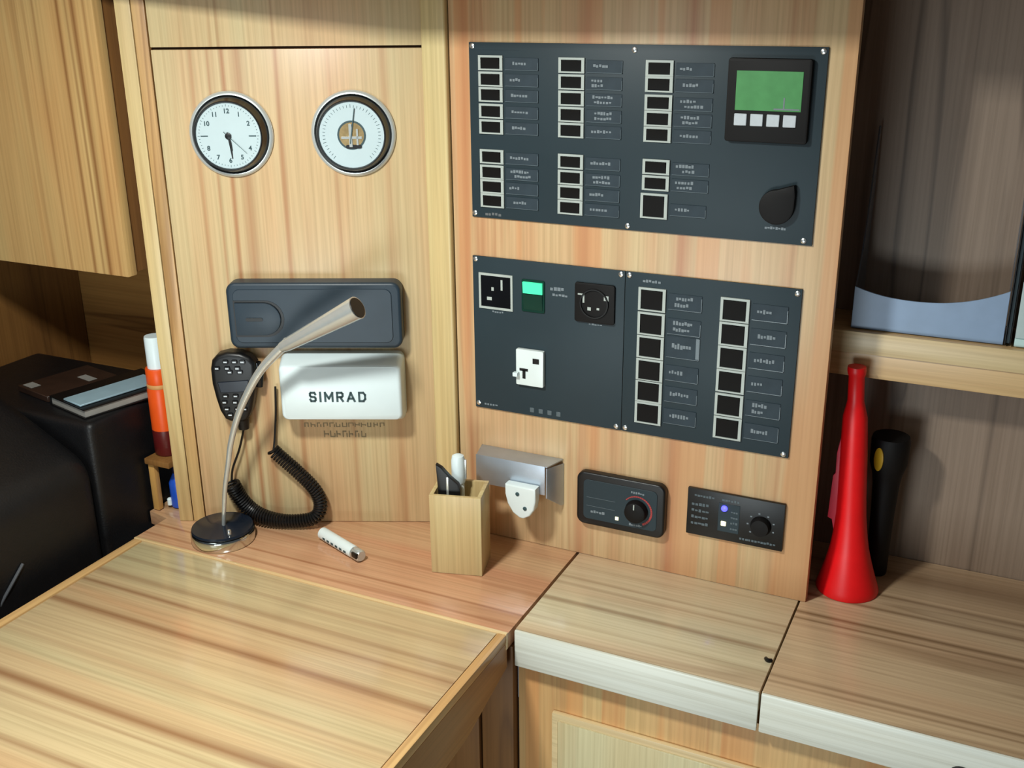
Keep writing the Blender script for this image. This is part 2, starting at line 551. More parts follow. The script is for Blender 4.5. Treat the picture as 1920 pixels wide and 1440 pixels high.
cA = [on_board(u, 0, -.014)[:2] for u in (0, -.487)]
tb(MB().prism([(-.497, -.281), (.2655, -.281), (.2655, .016), cA[0], cA[1], (cA[1][0], -.06), (-.548, -.06), (-.548, -.19), (-.497, -.20)], 'z', .722, .750, .0015)).build('fixed_top', M['wood_top'], tab)
tb(MB().box(-.4735, .2495, -.95, -.2885, .722, .7498, .002)).build('lid', M['wood_lid'], tab)
tb(MB().box(-.4960, .2655, -.2882, -.2814, .722, .7512, .0012)).build('hinge_strip', M['wood_highlight'], tab, 'pale glossy hinge strip')  # edge highlight at the hinge line, put in as paler wood
tb(MB().box(-.4945, -.4765, -.95, -.2885, .722, .7505, .002)).build('edge_strip', M['wood_trim'], tab)
tb(MB().box(.2505, .2655, -.95, -.2885, .735, .7505, .002)).build('edge_strip', M['wood_trim'], tab)
tb(MB().prism([(-.283, .733), (-.283, .688), (-.42, .650), (-.95, .615), (-.95, .733)], 'x', .246, .2640, .0015)).build('apron', M['wood_apron'], tab)
tb(MB().prism([(-.283, .720), (-.283, .688), (-.42, .650), (-.95, .615), (-.95, .720)], 'x', -.492, -.474, .0015)).build('apron', M['wood_apron'], tab)
tb(MB().box(.130, .205, -.272, -.252, 0, .70, .002)).build('pedestal', M['wood_side'], tab)
tb(MB().box(.2075, .2655, -.266, -.246, 0, .715, .002)).build('pedestal', M['wood_side'], tab)
tb(MB().lathe([(.003, 0), (.003, .004), (.002, .005)], 'y', (.190, -.272, .64), 12)).build('screw', M['black'], tab)
tb(MB().box(-.48, .128, -.262, -.246, 0, .715)).build('back_panel', M['wood_side'], tab)

# ---------------------------------------------------------------- side counter and its locker
led = thing('counter_section', 'pale wooden counter section with thick front edge beneath the switchboard', 'counter', (.46, -.14, .684))
MB().box(.2705 - .46, .6565 - .46, -.2645 + .14, .016 + .14, .030, .066, .0015).build('worktop', M['wood_ledge'], led)
MB().box(.2705 - .46, .6565 - .46, -.2705 + .14, -.2650 + .14, 0, .0655, .0025).build('front_edge', M['wood_edge'], led, 'pale front edge')
MB().tube(smooth_path([(.646 - .46, -.183 + .14, .0665), (.650 - .46, -.190 + .14, .069), (.655 - .46, -.186 + .14, .0672)], 4), .0032, 8).build('catch', M['black'], led, 'small dark hook at the joint')
led2 = thing('counter_section', 'wooden counter section under the red horn, right of the dark joint', 'counter', (.95, -.05, .684))
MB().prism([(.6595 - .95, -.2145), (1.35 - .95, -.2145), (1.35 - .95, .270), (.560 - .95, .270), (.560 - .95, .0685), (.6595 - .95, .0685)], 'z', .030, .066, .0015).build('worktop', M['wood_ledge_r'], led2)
MB().box(.6595 - .95, 1.35 - .95, -.2705 + .05, -.2650 + .05, 0, .0655, .0025).build('front_edge', M['wood_edge'], led2, 'pale front edge')

lock = thing('locker', 'wooden locker with a raised panel door beneath the counter', 'cabinet', (.8, -.25, 0))
MB().box(.268 - .8, 1.35 - .8, 0, .40, .0, .683, .001).build('carcase', M['wood_locker'], lock)
for x0, x1 in ((.330, .752), (.792, 1.20)):
    d = MB().box(x0 - .8, x1 - .8, -.010, -.0005, .10, .607, .004).build('door', M['wood_lip'], lock, 'pale bevelled door')
    MB().box(x0 + .012 - .8, x1 - .012 - .8, -.0125, -.0102, .112, .595, .002).build('door_panel', M['wood_panel'], d)
MB().lathe([(.0150, 0), (.0150, .005), (.0120, .007), (.004, .0072)], 'y', (.930 - .95, -.2706 + .05, .702 - .684), 24).build('latch_knob', M['black'], led2, 'dark round latch')

# ---------------------------------------------------------------- shelf at the right
sh = thing('wall_shelf', 'thick wooden shelf with stepped front edge, at right above the red horn', 'shelf', (.98, .16, 1.113))
MB().box(.560 - .98, 1.298 - .98, .108 - .16, .220 - .16, .050, .074, .001).build('board', M['wood_shelf'], sh)
MB().box(.560 - .98, 1.298 - .98, .100 - .16, .1075 - .16, .0, .075, .003).build('front_edge', M['wood_shelf'], sh)
MB().box(.560 - .98, 1.298 - .98, .096 - .16, .0998 - .16, .040, .075, .0015).build('lip', M['wood_lip'], sh, 'paler lip')

# ---------------------------------------------------------------- clock and barometer


def gauge(name, label, cat, u, z):
    g = thing(name, label, cat, on_board(u, z), TH)
    MB().lathe([(.0600, 0), (.0695, 0), (.0705, .003), (.0692, .0060), (.0665, .0078), (.0645, .0080), (.0640, .005)], 'y', n=64, ring_shape=True).build('flange', M['steel'], g, 'bright polished flange')
    MB().lathe([(.0636, .003), (.0634, .0075), (.0605, .0120), (.0580, .0205), (.0566, .0245), (.0548, .0255), (.0537, .0235), (.0537, .004)], 'y', n=64, ring_shape=True).build('bezel', M['bezel'], g, 'dark mirror-polished rim')
    MB().lathe([(.0554, .0236), (.0560, .0266), (.0546, .0266), (.0538, .0240)], 'y', n=64, ring_shape=True).build('gasket', M['black'], g, 'thin dark ring')
    d = MB().lathe([(.0534, .0205), (.0534, .0222), (.001, .0223)], 'y', n=48).build('dial', M['dial'], g, 'white dial')
    return g, d


def dial_text(d, txt, size, x, z):
    me = text_mesh('numeral', txt, size, M['ink_dark'], .0002)
    link('numeral', me, d, None, (x, -.0227, z))


clock, cd = gauge('ship_clock', 'round polished wall clock with white dial and dark hands, left gauge', 'clock', -.3185, 1.4705)
for h in range(1, 13):
    a = math.radians(90 - 30 * h)
    x, z = math.cos(a) * .040, math.sin(a) * .040
    if h in (3, 9):
        MB().box(x - .006, x + .006, -.0229, -.0224, z - .0009, z + .0009).build('hour_mark', M['ink_dark'], cd)
    else:
        dial_text(cd, str(h), .0105, x, z)
mk = MB()
for k in range(60):
    a = 2 * PI * k / 60
    b2 = MB().box(-.0003, .0003, -.0227, -.0224, .0475, .0495 if k % 5 else .051)
    bmesh.ops.rotate(b2.bm, cent=(0, 0, 0), matrix=Matrix.Rotation(a, 3, 'Y'), verts=b2.bm.verts)
    tmp = bpy.data.meshes.new('t'); b2.bm.to_mesh(tmp); mk.bm.from_mesh(tmp); bpy.data.meshes.remove(tmp)
mo = mk.build('minute_marks', M['ink_dark'], cd); mo['kind'] = 'stuff'
MB().prism([(-.0016, .004), (.0016, .004), (.0024, -.020), (.0010, -.037), (-.0006, -.037), (-.0010, -.020)], 'y', -.0236, -.0230).rot(-.10, 'Y').build('hand', M['black'], clock)
MB().prism([(-.0016, .006), (.0016, .006), (.0022, -.012), (.0004, -.025), (-.0016, -.012)], 'y', -.0243, -.0238).rot(-.20, 'Y').build('hand', M['black'], clock)
MB().prism([(-.0005, .010), (.0005, .010), (.0003, -.040), (-.0003, -.040)], 'y', -.0248, -.0245).rot(-.80, 'Y').build('hand', M['ink_dark'], clock, 'thin second hand')
MB().lathe([(.0052, .0224), (.0052, .0252), (.003, .0258)], 'y', n=20).build('hub', M['black'], clock)

baro, bd = gauge('barometer', 'round polished barometer with open brass centre in its white dial, right gauge', 'barometer', -.1148, 1.4708)
MB().lathe([(.0235, .0224), (.0235, .0232), (.0207, .0232), (.0207, .0224)], 'y', n=40, ring_shape=True).build('centre_ring', M['ink_dark'], bd, 'dark rim of the opening')
mech = MB().lathe([(.0205, .0222), (.0205, .0228), (.001, .0230)], 'y', n=36).build('movement', M['brass'], bd, 'brass movement seen through the opening')
MB().box(-.017, .017, -.0246, -.0231, -.006, -.002).box(-.004, .001, -.0250, -.0231, -.019, .018).box(.008, .011, -.0246, -.0231, -.016, .010).build('lever', M['nickel'], mech)
MB().prism(rrect(.026, .006, .0028, 3, .003, -.0185), 'y', -.0244, -.0232).build('spring', M['black'], mech)
MB().prism([(-.0010, -.014), (.0010, -.014), (.0006, .044), (-.0006, .044)], 'y', -.0252, -.0248).rot(.16, 'Y').build('needle', M['ink_dark'], baro)
bk = MB()
for k in range(41):
    a = math.radians(-140 + 7 * k)
    b2 = MB().box(-.0003, .0003, -.0227, -.0224, .044, .048 if k % 5 else .0495)
    bmesh.ops.rotate(b2.bm, cent=(0, 0, 0), matrix=Matrix.Rotation(a, 3, 'Y'), verts=b2.bm.verts)
    tmp = bpy.data.meshes.new('t'); b2.bm.to_mesh(tmp); bk.bm.from_mesh(tmp); bpy.data.meshes.remove(tmp)
mo = bk.build('scale_marks', M['ink_dark'], bd); mo['kind'] = 'stuff'
# ---------------------------------------------------------------- long blue-black housing
bar = thing('loudspeaker_housing', 'long blue-black plastic housing with a rounded button, below the gauges', 'housing', on_board(-.1955, 1.1655), TH)
MB().prism(rrect(.3020, .1180, .016, 6), 'y', -.036, 0, .006, 3).build('shell', M['bar'], bar)
MB().prism(rrect(.2740, .0960, .012, 6, -.002, 0), 'y', -.0378, -.0358, .0008, 1).build('face', M['bar'], bar)
dpts = [(-.038, -.029), (.012, -.029)] + [(.012 + .029 * math.cos(a), .029 * math.sin(a)) for a in [math.radians(-80 + 16 * i) for i in range(11)]] + [(.012, .029), (-.038, .029)]
MB().prism(dpts, 'y', -.0425, -.0378, .002, 2).move((-.0985, 0, -.004)).build('button', M['bar'], bar)
dd = [(x * 1.10 + .0010, z * 1.13) for x, z in dpts]
MB().prism(dd, 'y', -.0386, -.0380).move((-.0985, 0, -.004)).build('button_surround', M['black'], bar, 'dark groove around the button')
MB().prism(rrect(.030, .006, .0028, 3), 'y', -.0436, -.0424).move((-.1035, 0, -.004)).build('button_mark', M['black'], bar)

# ---------------------------------------------------------------- white radio cover
cov = thing('radio_cover', 'white rounded plastic radio cover with dark lettering', 'cover', on_board(-.156, 1.029), TH)
cm = MB()
fr = rrect(.214, .102, .010, 5)
bk_ = rrect(.218, .124, .012, 5)
layers = [(bk_, 0.0, 1.0), (bk_, -.020, 1.0), (fr, -.046, 1.005), (fr, -.051, .985), (fr, -.053, .955)]
rings = []
for pts, y, s in layers:
    rings.append([cm.bm.verts.new((x * s, y, z * s)) for x, z in pts])
fs = []
for a, b in zip(rings, rings[1:]):
    for i in range(len(a)):
        j = (i + 1) % len(a)
        fs.append(cm.bm.faces.new((a[i], a[j], b[j], b[i])))
fs.append(cm.bm.faces.new(rings[0][::-1])); fs.append(cm.bm.faces.new(rings[-1]))
bmesh.ops.recalc_face_normals(cm.bm, faces=fs)
cm.build('shell', M['white'], cov)
GL = {'S': [[(1, .80), (.84, 1), (.16, 1), (0, .86), (0, .66), (.16, .53), (.84, .47), (1, .34), (1, .14), (.84, 0), (.16, 0), (0, .20)]],
      'I': [[(.5, 0), (.5, 1)]], 'M': [[(0, 0), (0, 1), (.5, .30), (1, 1), (1, 0)]],
      'R': [[(0, 0), (0, 1), (.82, 1), (1, .86), (1, .62), (.82, .48), (0, .48)], [(.5, .48), (1, 0)]],
      'A': [[(0, 0), (.5, 1), (1, 0)], [(.2, .30), (.8, .30)]],
      'D': [[(0, 0), (0, 1), (.70, 1), (1, .74), (1, .26), (.70, 0), (0, 0)]]}
lt = MB()
xx = -.0520
for ch, wd in zip('SIMRAD', (.0130, .0040, .0165, .0132, .0160, .0140)):
    for line in GL[ch]:
        q = [Vector((xx + .0018 + a * (wd - .0036), .0018 + b * .0158)) for a, b in line]
        if ch == 'I':
            q = [Vector((xx + wd / 2, 0)), Vector((xx + wd / 2, .0194))]
        for a, b in zip(q, q[1:]):
            t = (b - a).normalized()
            nv = Vector((-t.y, t.x)) * .0018
            e_ = t * (.0014 if ch != 'I' else 0)
            lt.prism([tuple(a - e_ - nv), tuple(b + e_ - nv), tuple(b + e_ + nv), tuple(a - e_ + nv)], 'y', -.0538, -.0531)
    xx += wd + .0048
lt.move((-.004, 0, -.0160)).build('lettering', M['ink_dark'], cov, 'dark capital letters')

# ---------------------------------------------------------------- fist microphone with coiled cord
mic = thing('fist_microphone', 'black fist microphone with keypad hung left of the white cover, on a coiled cord', 'microphone', on_board(-.347, 1.034), TH)
mp = [(-.041, .034), (-.037, .050), (-.027, .060), (-.008, .065), (.014, .063), (.030, .056), (.0395, .044), (.0395, .022), (.036, .002), (.031, -.022), (.025, -.046), (.018, -.060), (.009, -.067), (-.014, -.067), (-.024, -.062), (-.032, -.046), (-.037, -.022), (-.041, .005)]
MB().prism(mp, 'y', -.036, -.004, .009, 4).build('body', M['black'], mic)
MB().prism([(-.030, .010), (.026, .014), (.022, -.008), (-.026, -.010)], 'y', -.0375, -.0358, .001, 1).build('band', M['lampblack'], mic, 'dark blue-grey shiny band')
for r_, (zz, xs) in enumerate(((.048, (-.012, .004, .018)), (.036, (-.028, -.010, .008)), (.029, (-.006, .012)), (-.016, (-.018, .000, .016)), (-.028, (-.021, -.002, .015)), (-.041, (-.018, .001, .014)), (-.052, (-.013, .002)))):
    for x in xs:
        k_ = MB().prism(rrect(.0105, .0078, .0025, 3, x, zz), 'y', -.0386, -.0358, .0008, 1).build('key', M['black_gloss'], mic)
        MB().box(x - .003, x + .003, -.0390, -.0386, zz - .0012, zz + .0012).build('key_mark', M['key'], k_)
MB().tube([(.0395, -.020, .042), (.0425, -.020, .020), (.040, -.020, -.004)], [.007, .008, .006], 12).build('talk_key', M['black_gloss'], mic)
MB().lathe([(.010, -.085), (.011, -.072), (.012, -.064)], 'z', (.004, -.020, 0), 16).build('strain_relief', M['black'], mic)


def ml(u, z, off):
    return Vector((u + .347, -off, z - 1.034))


cp = smooth_path([ml(-.294, .905, .016), ml(-.2877, .897, .017), ml(-.252, .861, .018), ml(-.222, .825, .020), ml(-.2135, .795, .024), ml(-.226, .773, .030), ml(-.27, .7660, .030), ml(-.315, .7690, .024), ml(-.345, .782, .017), ml(-.365, .808, .017), ml(-.3765, .838, .019)], 16)
# even spacing along the path
tot = [0.0]
for a, b in zip(cp, cp[1:]):
    tot.append(tot[-1] + (b - a).length)


def at_len(d):
    for i in range(len(cp) - 1):
        if tot[i + 1] >= d:
            t = (d - tot[i]) / max(1e-9, tot[i + 1] - tot[i])
            return cp[i].lerp(cp[i + 1], t), (cp[i + 1] - cp[i]).normalized()
    return cp[-1], (cp[-1] - cp[-2]).normalized()


turns = 66
hel = []
for i in range(turns * 11 + 1):
    f_ = i / (turns * 11)
    p, t = at_len(f_ * tot[-1])
    a = t.cross(Vector((0, 1, 0))).normalized()
    b = t.cross(a)
    r_ = .0112 if f_ < .62 else .0112 + .0022 * min(1, (f_ - .62) / .12)
    w = 2 * PI * i / 11
    hel.append(p + (a * math.cos(w) + b * math.sin(w)) * r_)
MB().tube(hel, .0024, 6).build('coiled_cord', M['black'], mic)
MB().tube(smooth_path([ml(-.2815, 1.026, .010), ml(-.286, .97, .008), ml(-.292, .92, .010), ml(-.293, .905, .020)], 6), .0021, 8).build('cord_tail', M['black'], mic)
MB().tube(smooth_path([ml(-.3765, .842, .019), ml(-.372, .868, .018), ml(-.357, .905, .016), ml(-.346, .940, .018), ml(-.343, .952, .020)], 6), .0021, 8).build('cord_tail', M['black'], mic)

# ---------------------------------------------------------------- gooseneck lamp
lp = thing('gooseneck_lamp', 'chrome gooseneck chart lamp on a round base, on the table before the board', 'lamp', (-.342, -.2215, .7505))
MB().lathe([(.0560, 0), (.0575, .002), (.0575, .018), (.0560, .021), (.050, .022)], 'z', n=56).build('base', M['chrome'], lp)
MB().lathe([(.0550, .0222), (.0560, .0240), (.0545, .0275), (.020, .0300), (.010, .034)], 'z', n=56).build('base_cap', M['lampblack'], lp, 'dark shiny cap')  # chrome top coloured dark to stand for its reflection of the ceiling
MB().lathe([(.004, .028), (.004, .036), (.0025, .038)], 'z', (.036, -.024, 0), 12).build('switch', M['screw'], lp)


def ll(x, y, z):
    return Vector((x + .342, y + .2215, z - .7505))


stem = smooth_path([ll(-.3345, -.2265, .780), ll(-.327, -.2300, .8115), ll(-.3195, -.2290, .859), ll(-.308, -.2260, .911), ll(-.2985, -.2240, .952), ll(-.2765, -.2240, 1.006), ll(-.2495, -.2230, 1.054), ll(-.2175, -.2195, 1.100), ll(-.166, -.2123, 1.1516)], 8)
nn = len(stem)
MB().tube(stem, [.0035 + .0047 * (i / nn) ** 1.4 for i in range(nn)], 14).build('stem', M['nickel'], lp)
h0, h1 = ll(-.178, -.2135, 1.140), ll(-.0313, -.2034, 1.2224)
hd = MB().tube([h0, h0.lerp(h1, .08), h0.lerp(h1, .5), h0.lerp(h1, .93), h1], [.0088, .0112, .0148, .0185, .0190], 28).build('lamp_head', M['nickel'], lp, 'brushed conical head')
ax = (h1 - h0).normalized()
MB().tube([h1 + ax * .0002, h1 + ax * .0012], [.0172, .0168], 28).build('lamp_opening', M['black'], hd, 'dark open end')

# ---------------------------------------------------------------- small white lighter-like stick
st = thing('pocket_lighter', 'small white cylindrical lighter with a dark metal end lying on the table', 'lighter', (-.1195, -.1675, .7505), math.atan2(-.047, .119))
sm = MB().tube([(-.062, 0, .0115), (-.060, 0, .0115), (.036, 0, .0115), (.038, 0, .0115)], [.0095, .0112, .0112, .0106], 20)
sm.build('barrel', M['white2'], st)
MB().tube([(.0385, 0, .0115), (.040, 0, .0115), (.057, 0, .0115), (.060, 0, .0115)], [.0100, .0110, .0110, .0088], 20).build('metal_end', M['nickel'], st, 'dark metal end')
MB().box(.046, .060, -.0118, -.006, .010, .019, .001).build('lever', M['black'], st)
pm = MB()
for k in range(6):
    pm.box(-.044 + k * .013, -.037 + k * .013, -.0117, -.0110, .009, .013)
pm.build('print', M['ink_dark'], st, 'small grey print')

# ---------------------------------------------------------------- pen box with its two things
RZ = math.radians(15)
pb = thing('pen_box', 'square open wooden pen box standing in the corner by the post', 'box', (.065 + .5 * .089 * math.cos(RZ) - .5 * .072 * math.sin(RZ), -.168 + .5 * .089 * math.sin(RZ) + .5 * .072 * math.cos(RZ), .7505), RZ)
W_, D_, H_ = .0445, .036, .1470
MB().box(-W_, W_, -D_, -D_ + .007, 0, H_, .001).build('front_board', M['wood_box'], pb)
MB().box(-W_, W_, D_ - .007, D_, 0, H_, .001).build('back_board', M['wood_box'], pb)
for s_ in (-1, 1):
    MB().box(min(s_ * W_, s_ * (W_ - .007)), max(s_ * W_, s_ * (W_ - .007)), -D_ + .0072, D_ - .0072, 0, H_, .001).build('side_board', M['wood_box'], pb)
MB().box(-W_ + .0072, W_ - .0072, -D_ + .0072, D_ - .0072, .002, .008).build('bottom', M['wood_box'], pb)
pbm = Matrix.Translation(pb.location) @ Matrix.Rotation(RZ, 4, 'Z')


def in_box(x, y, z):
    return tuple(pbm @ Vector((x, y, z)))


knife = thing('folding_tool', 'black pointed folding tool sticking out of the pen box', 'tool', in_box(-.014, -.012, .009), RZ)
MB().prism([(-.014, 0), (.014, 0), (.020, .140), (.016, .152), (.002, .164), (-.012, .180), (-.022, .186), (-.020, .150)], 'y', -.006, .006, .002, 2).build('handle', M['black'], knife)
MB().box(-.004, .000, -.0075, -.0062, .120, .165, .0006).build('clip', M['nickel'], knife)
mk_ = thing('marker_pen', 'white capped marker pen standing behind the black tool in the pen box', 'pen', in_box(-.004, .012, .009), RZ)
MB().lathe([(.009, 0), (.0100, .002), (.0100, .140), (.009, .142)], 'z', n=20).build('barrel', M['white2'], mk_)
MB().lathe([(.0110, .1425), (.0118, .145), (.0118, .184), (.0100, .192), (.004, .195)], 'z', n=20).build('cap', M['white'], mk_)
MB().box(.0112, .0142, -.0022, .0022, .150, .186, .0006).build('clip', M['nickel'], mk_)

# ---------------------------------------------------------------- aluminium bracket with white plug
br = thing('metal_bracket', 'shiny aluminium bracket screwed to the cabinet above the pen box', 'bracket', (.16, 0, .87))


def bb(mb):
    return mb.move((-.16, 0, -.87))


bb(MB().box(.092, .2240, -.0465, -.0445, .8745, .9285, .0006)).build('front_plate', M['alu'], br)
bb(MB().prism([(.081, -.0005), (.2390, -.0005), (.2275, -.0440), (.092, -.0440)], 'z', .9250, .9275, .0005)).build('top_plate', M['alu'], br)
ck = MB().prism([(-.0005, .919), (-.0005, .840), (-.006, .840), (-.0440, .868), (-.0440, .9240)], 'x', 0, .002, .0004)
for v in ck.bm.verts:
    v.co.x += .2250 + (.0140 * (1 + v.co.y / .044))
bb(ck).build('side_plate', M['alu'], br)
pl = bb(MB().prism([(.1575, .892), (.2150, .892), (.2150, .868), (.2120, .852), (.2040, .839), (.1925, .832), (.1850, .832), (.1720, .840), (.1620, .856), (.1575, .874)], 'y', -.066, -.047, .003, 3)).build('plug', M['white2'], br, 'white rounded plug')
for x, z in ((.1815, .8775), (.1955, .8525)):
    bb(MB().lathe([(.0036, .0662), (.0036, .0672), (.0022, .0678)], 'y', (x, 0, z), 14)).build('screw', M['ink_dark'], pl)

# ---------------------------------------------------------------- switch panels
RNG = random.Random(11)
frame_cache = {}


def switch(panel, ox, oz, x0, z0, w, h):
    key = (round(w, 4), round(h, 4))
    if key not in frame_cache:
        t = .0042
        f = MB()
        f.box(0, w, -.0030, 0, 0, t * .55).box(0, w, -.0030, 0, h - t * .8, h).box(0, t, -.0030, 0, t * .55, h - t * .8).box(w - t * 1.15, w, -.0034, 0, t * .55, h - t * .8)
        r = MB().prism([(-.0010, t * .7), (-.0010, h - t * .95), (-.0055, h - t * .95), (-.0030, h * .48), (-.0016, t * .7)], 'x', t + .0006, w - t * 1.15 - .0006, .0005, 1)
        frame_cache[key] = (f.mesh('switch_frame', M['frame'], False), r.mesh('rocker', M['rocker']))
    fm, rm = frame_cache[key]
    fo = link('switch_frame', fm, panel, None, (x0 - ox, -.0040, z0 - oz))
    link('rocker', rm, fo)


def label(panel, ox, oz, x0, z0, w, h, words=1, glare=False, seed=0):
    p = MB().box(0, w, -.0012, 0, 0, h, .0003, 1)
    po = link('label_plate', p.mesh('label_plate', M['label_plate']), panel, None, (x0 - ox, -.0041, z0 - oz))
    rnd = random.Random(seed)
    e = MB().box(0, w, -.0016, -.0012, -.0002, .0007).box(w - .0009, w, -.0016, -.0012, 0, h * rnd.uniform(.6, 1))
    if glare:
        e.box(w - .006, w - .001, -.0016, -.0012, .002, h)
    link('label_edge', e.mesh('label_edge', M['label_edge'], False), po)
    t = MB()
    n = rnd.choice((4, 5, 6, 7))
    scribble(t, w * rnd.uniform(.10, .24), h * (.42 if words == 1 else .60), w * n * .085, h * .26, n, -.0013, seed=seed)
    if words == 2:
        n2 = rnd.choice((4, 5, 6))
        scribble(t, w * rnd.uniform(.14, .3), h * .2, w * n2 * .085, h * .24, n2, -.0013, seed=seed + 1)
    link('lettering', t.mesh('lettering', M['ink_white'], False), po)


def screw(panel, ox, oz, x, z, r=.0042):
    MB().lathe([(r, 0), (r, .0010), (r * .6, .0018)], 'y', (x - ox, -.0040, z - oz), 12).build('screw', M['screw'], panel)


# upper panel
ux, uz = .352, 1.339
up = thing('switch_panel', 'upper slate-grey switch panel with green display and three switch columns', 'switch panel', (ux, 0, uz))
MB().box(.0735 - ux, .6290 - ux, -.0040, 0, 0, 1.6160 - uz, .0008).build('plate', M['slate'], up)
W = .0425
HB = .0226
for x0, tops in ((.0910, (1.5967, 1.5721, 1.5484, 1.5229, 1.4984, 1.4511, 1.4263, 1.4030, 1.3800)),
                 (.2285, (1.5957, 1.5712, 1.5470, 1.5228, 1.4990, 1.4510, 1.4262, 1.4025, 1.3790)),
                 (.3680, (1.5945, 1.5717, 1.5455, 1.5223, 1.4990, 1.4508, 1.4265))):
    for i, t in enumerate(tops):
        switch(up, ux, uz, x0, t - HB, W, HB)
        sd = int(x0 * 1000) + i * 7
        label(up, ux, uz, x0 + W + .0035, t - HB + .001, .0570, HB - .004, 2 if RNG.random() < .35 else 1, False, sd)
switch(up, ux, uz, .3665, 1.3608, .0430, .0385)
label(up, ux, uz, .4135, 1.3675, .0560, .0180, 1, False, 991)
for x, z in ((.0797, 1.6104), (.3492, 1.6085), (.6225, 1.6104), (.0788, 1.3458), (.3460, 1.3455), (.6170, 1.3457)):
    screw(up, ux, uz, x, z)
MB().box(-.042, .042, -.0006, 0, 0, .0003).move((.118 - ux, -.0040, 1.6045 - uz)).build('heading', M['label_plate'], up)
tx = MB(); scribble(tx, .098 - ux, 1.3432 - uz, .030, .0052, 5, -.0041, seed=77); tx.build('lettering', M['screw'], up, 'small bright lettering')
tx = MB(); scribble(tx, .559 - ux, 1.3590 - uz, .032, .0042, 8, -.0041, seed=78); tx.build('lettering', M['ink_white'], up)
dsp = MB().prism(rrect(.1180, .1160, .004, 3, .5520 - ux, 1.5424 - uz), 'y', -.0150, -.0041, .003, 2).build('display_unit', M['black_matte'], up)
MB().box(.5065 - ux, .6000 - ux, -.0158, -.0151, 1.5290 - uz, 1.5835 - uz, .0003, 1).build('screen', M['lcd'], dsp, 'glowing green screen')
for k in range(4):
    x = .5065 + k * .0233
    MB().box(x - ux, x + .0182 - ux, -.0172, -.0152, 1.5075 - uz, 1.5245 - uz, .0008, 1).build('display_key', M['key'], dsp)
MB().box(.5620 - ux, .5980 - ux, -.0162, -.0159, 1.5310 - uz, 1.5330 - uz).box(.5750 - ux, .5770 - ux, -.0162, -.0159, 1.5330 - uz, 1.5480 - uz).build('screen_marks', M['ink_white'], dsp)
# drop-shaped knob, its tip up to the right
kp = [(.0255 * math.cos(math.radians(a)), .0255 * math.sin(math.radians(a))) for a in range(92, 360, 12)] + [(.0258, .0), (.0262, .018), (.0240, .0335), (.010, .0290)]
MB().prism(kp, 'y', -.016, -.0041, .003, 2).move((.5755 - ux, 0, 1.3935 - uz)).build('selector_knob', M['black_matte'], up)

# lower left panel (shore power)
lx, lz = .2065, 1.000
lo = thing('power_panel', 'slate-grey power inlet panel with lit green switch and white breaker, below left', 'switch panel', (lx, 0, lz))
MB().box(.0720 - lx, .3440 - lx, -.0040, 0, 0, 1.2730 - lz, .0008).build('plate', M['slate'], lo)
for x, z in ((.0778, 1.2675), (.3375, 1.2672), (.0784, 1.0085), (.3357, 1.0065)):
    screw(lo, lx, lz, x, z)
sk = MB().box(.0840 - lx, .1470 - lx, -.0062, -.0041, 1.1835 - lz, 1.1873 - lz).box(.0840 - lx, .1470 - lx, -.0062, -.0041, 1.2415 - lz, 1.2455 - lz).box(.0840 - lx, .0878 - lx, -.0062, -.0041, 1.1873 - lz, 1.2415 - lz).box(.1432 - lx, .1470 - lx, -.0062, -.0041, 1.1873 - lz, 1.2415 - lz).build('meter_frame', M['frame'], lo)
MB().box(.0882 - lx, .1428 - lx, -.0052, -.0042, 1.1877 - lz, 1.2411 - lz).build('meter_face', M['black_gloss'], sk)
MB().box(.1250 - lx, .1285 - lx, -.0060, -.0053, 1.2180 - lz, 1.2360 - lz).box(.0990 - lx, .1080 - lx, -.0060, -.0053, 1.1990 - lz, 1.2045 - lz).box(.1075 - lx, .1120 - lx, -.0060, -.0053, 1.2160 - lz, 1.2220 - lz).build('meter_marks', M['frame'], sk)
gs = MB().prism(rrect(.0420, .0560, .003, 3, .1845 - lx, 1.2145 - lz), 'y', -.0062, -.0041, .0008, 1).build('power_switch', M['green_dark'], lo)
MB().prism([(-.0064, 1.2190 - lz), (-.0064, 1.2385 - lz), (-.0105, 1.2385 - lz), (-.0085, 1.2190 - lz)], 'x', .1668 - lx, .2022 - lx, .0006, 1).build('lens', M['green_lit'], gs, 'glowing green half')
MB().prism([(-.0064, 1.1910 - lz), (-.0064, 1.2175 - lz), (-.0084, 1.2175 - lz), (-.0068, 1.1910 - lz)], 'x', .1668 - lx, .2022 - lx, .0006, 1).build('lens', M['green_dark'], gs, 'dark green half')
ss = MB().prism(rrect(.0690, .0660, .004, 3, .2945 - lx, 1.2150 - lz), 'y', -.0090, -.0041, .0015, 2).build('socket', M['black_matte'], lo)
MB().lathe([(.0225, .0091), (.0245, .0091), (.0250, .0105), (.0245, .0118), (.0225, .0118)], 'y', (.2945 - lx, 0, 1.2150 - lz), 36, True).build('socket_rim', M['black'], ss)
MB().box(.2660 - lx, .2770 - lx, -.0096, -.0091, 1.2275 - lz, 1.2300 - lz).box(.2745 - lx, .2775 - lx, -.0096, -.0091, 1.2150 - lz, 1.2290 - lz).box(.2830 - lx, .2890 - lx, -.0096, -.0091, 1.2030 - lz, 1.2085 - lz).box(.2990 - lx, .3035 - lx, -.0096, -.0091, 1.2050 - lz, 1.2085 - lz).box(.3110 - lx, .3190 - lx, -.0096, -.0091, 1.2220 - lz, 1.2300 - lz).build('socket_contacts', M['frame'], ss)
tx = MB(); scribble(tx, .215 - lx, 1.228 - lz, .026, .006, 4, -.0041, seed=41); scribble(tx, .219 - lx, 1.219 - lz, .028, .004, 5, -.0041, seed=42)
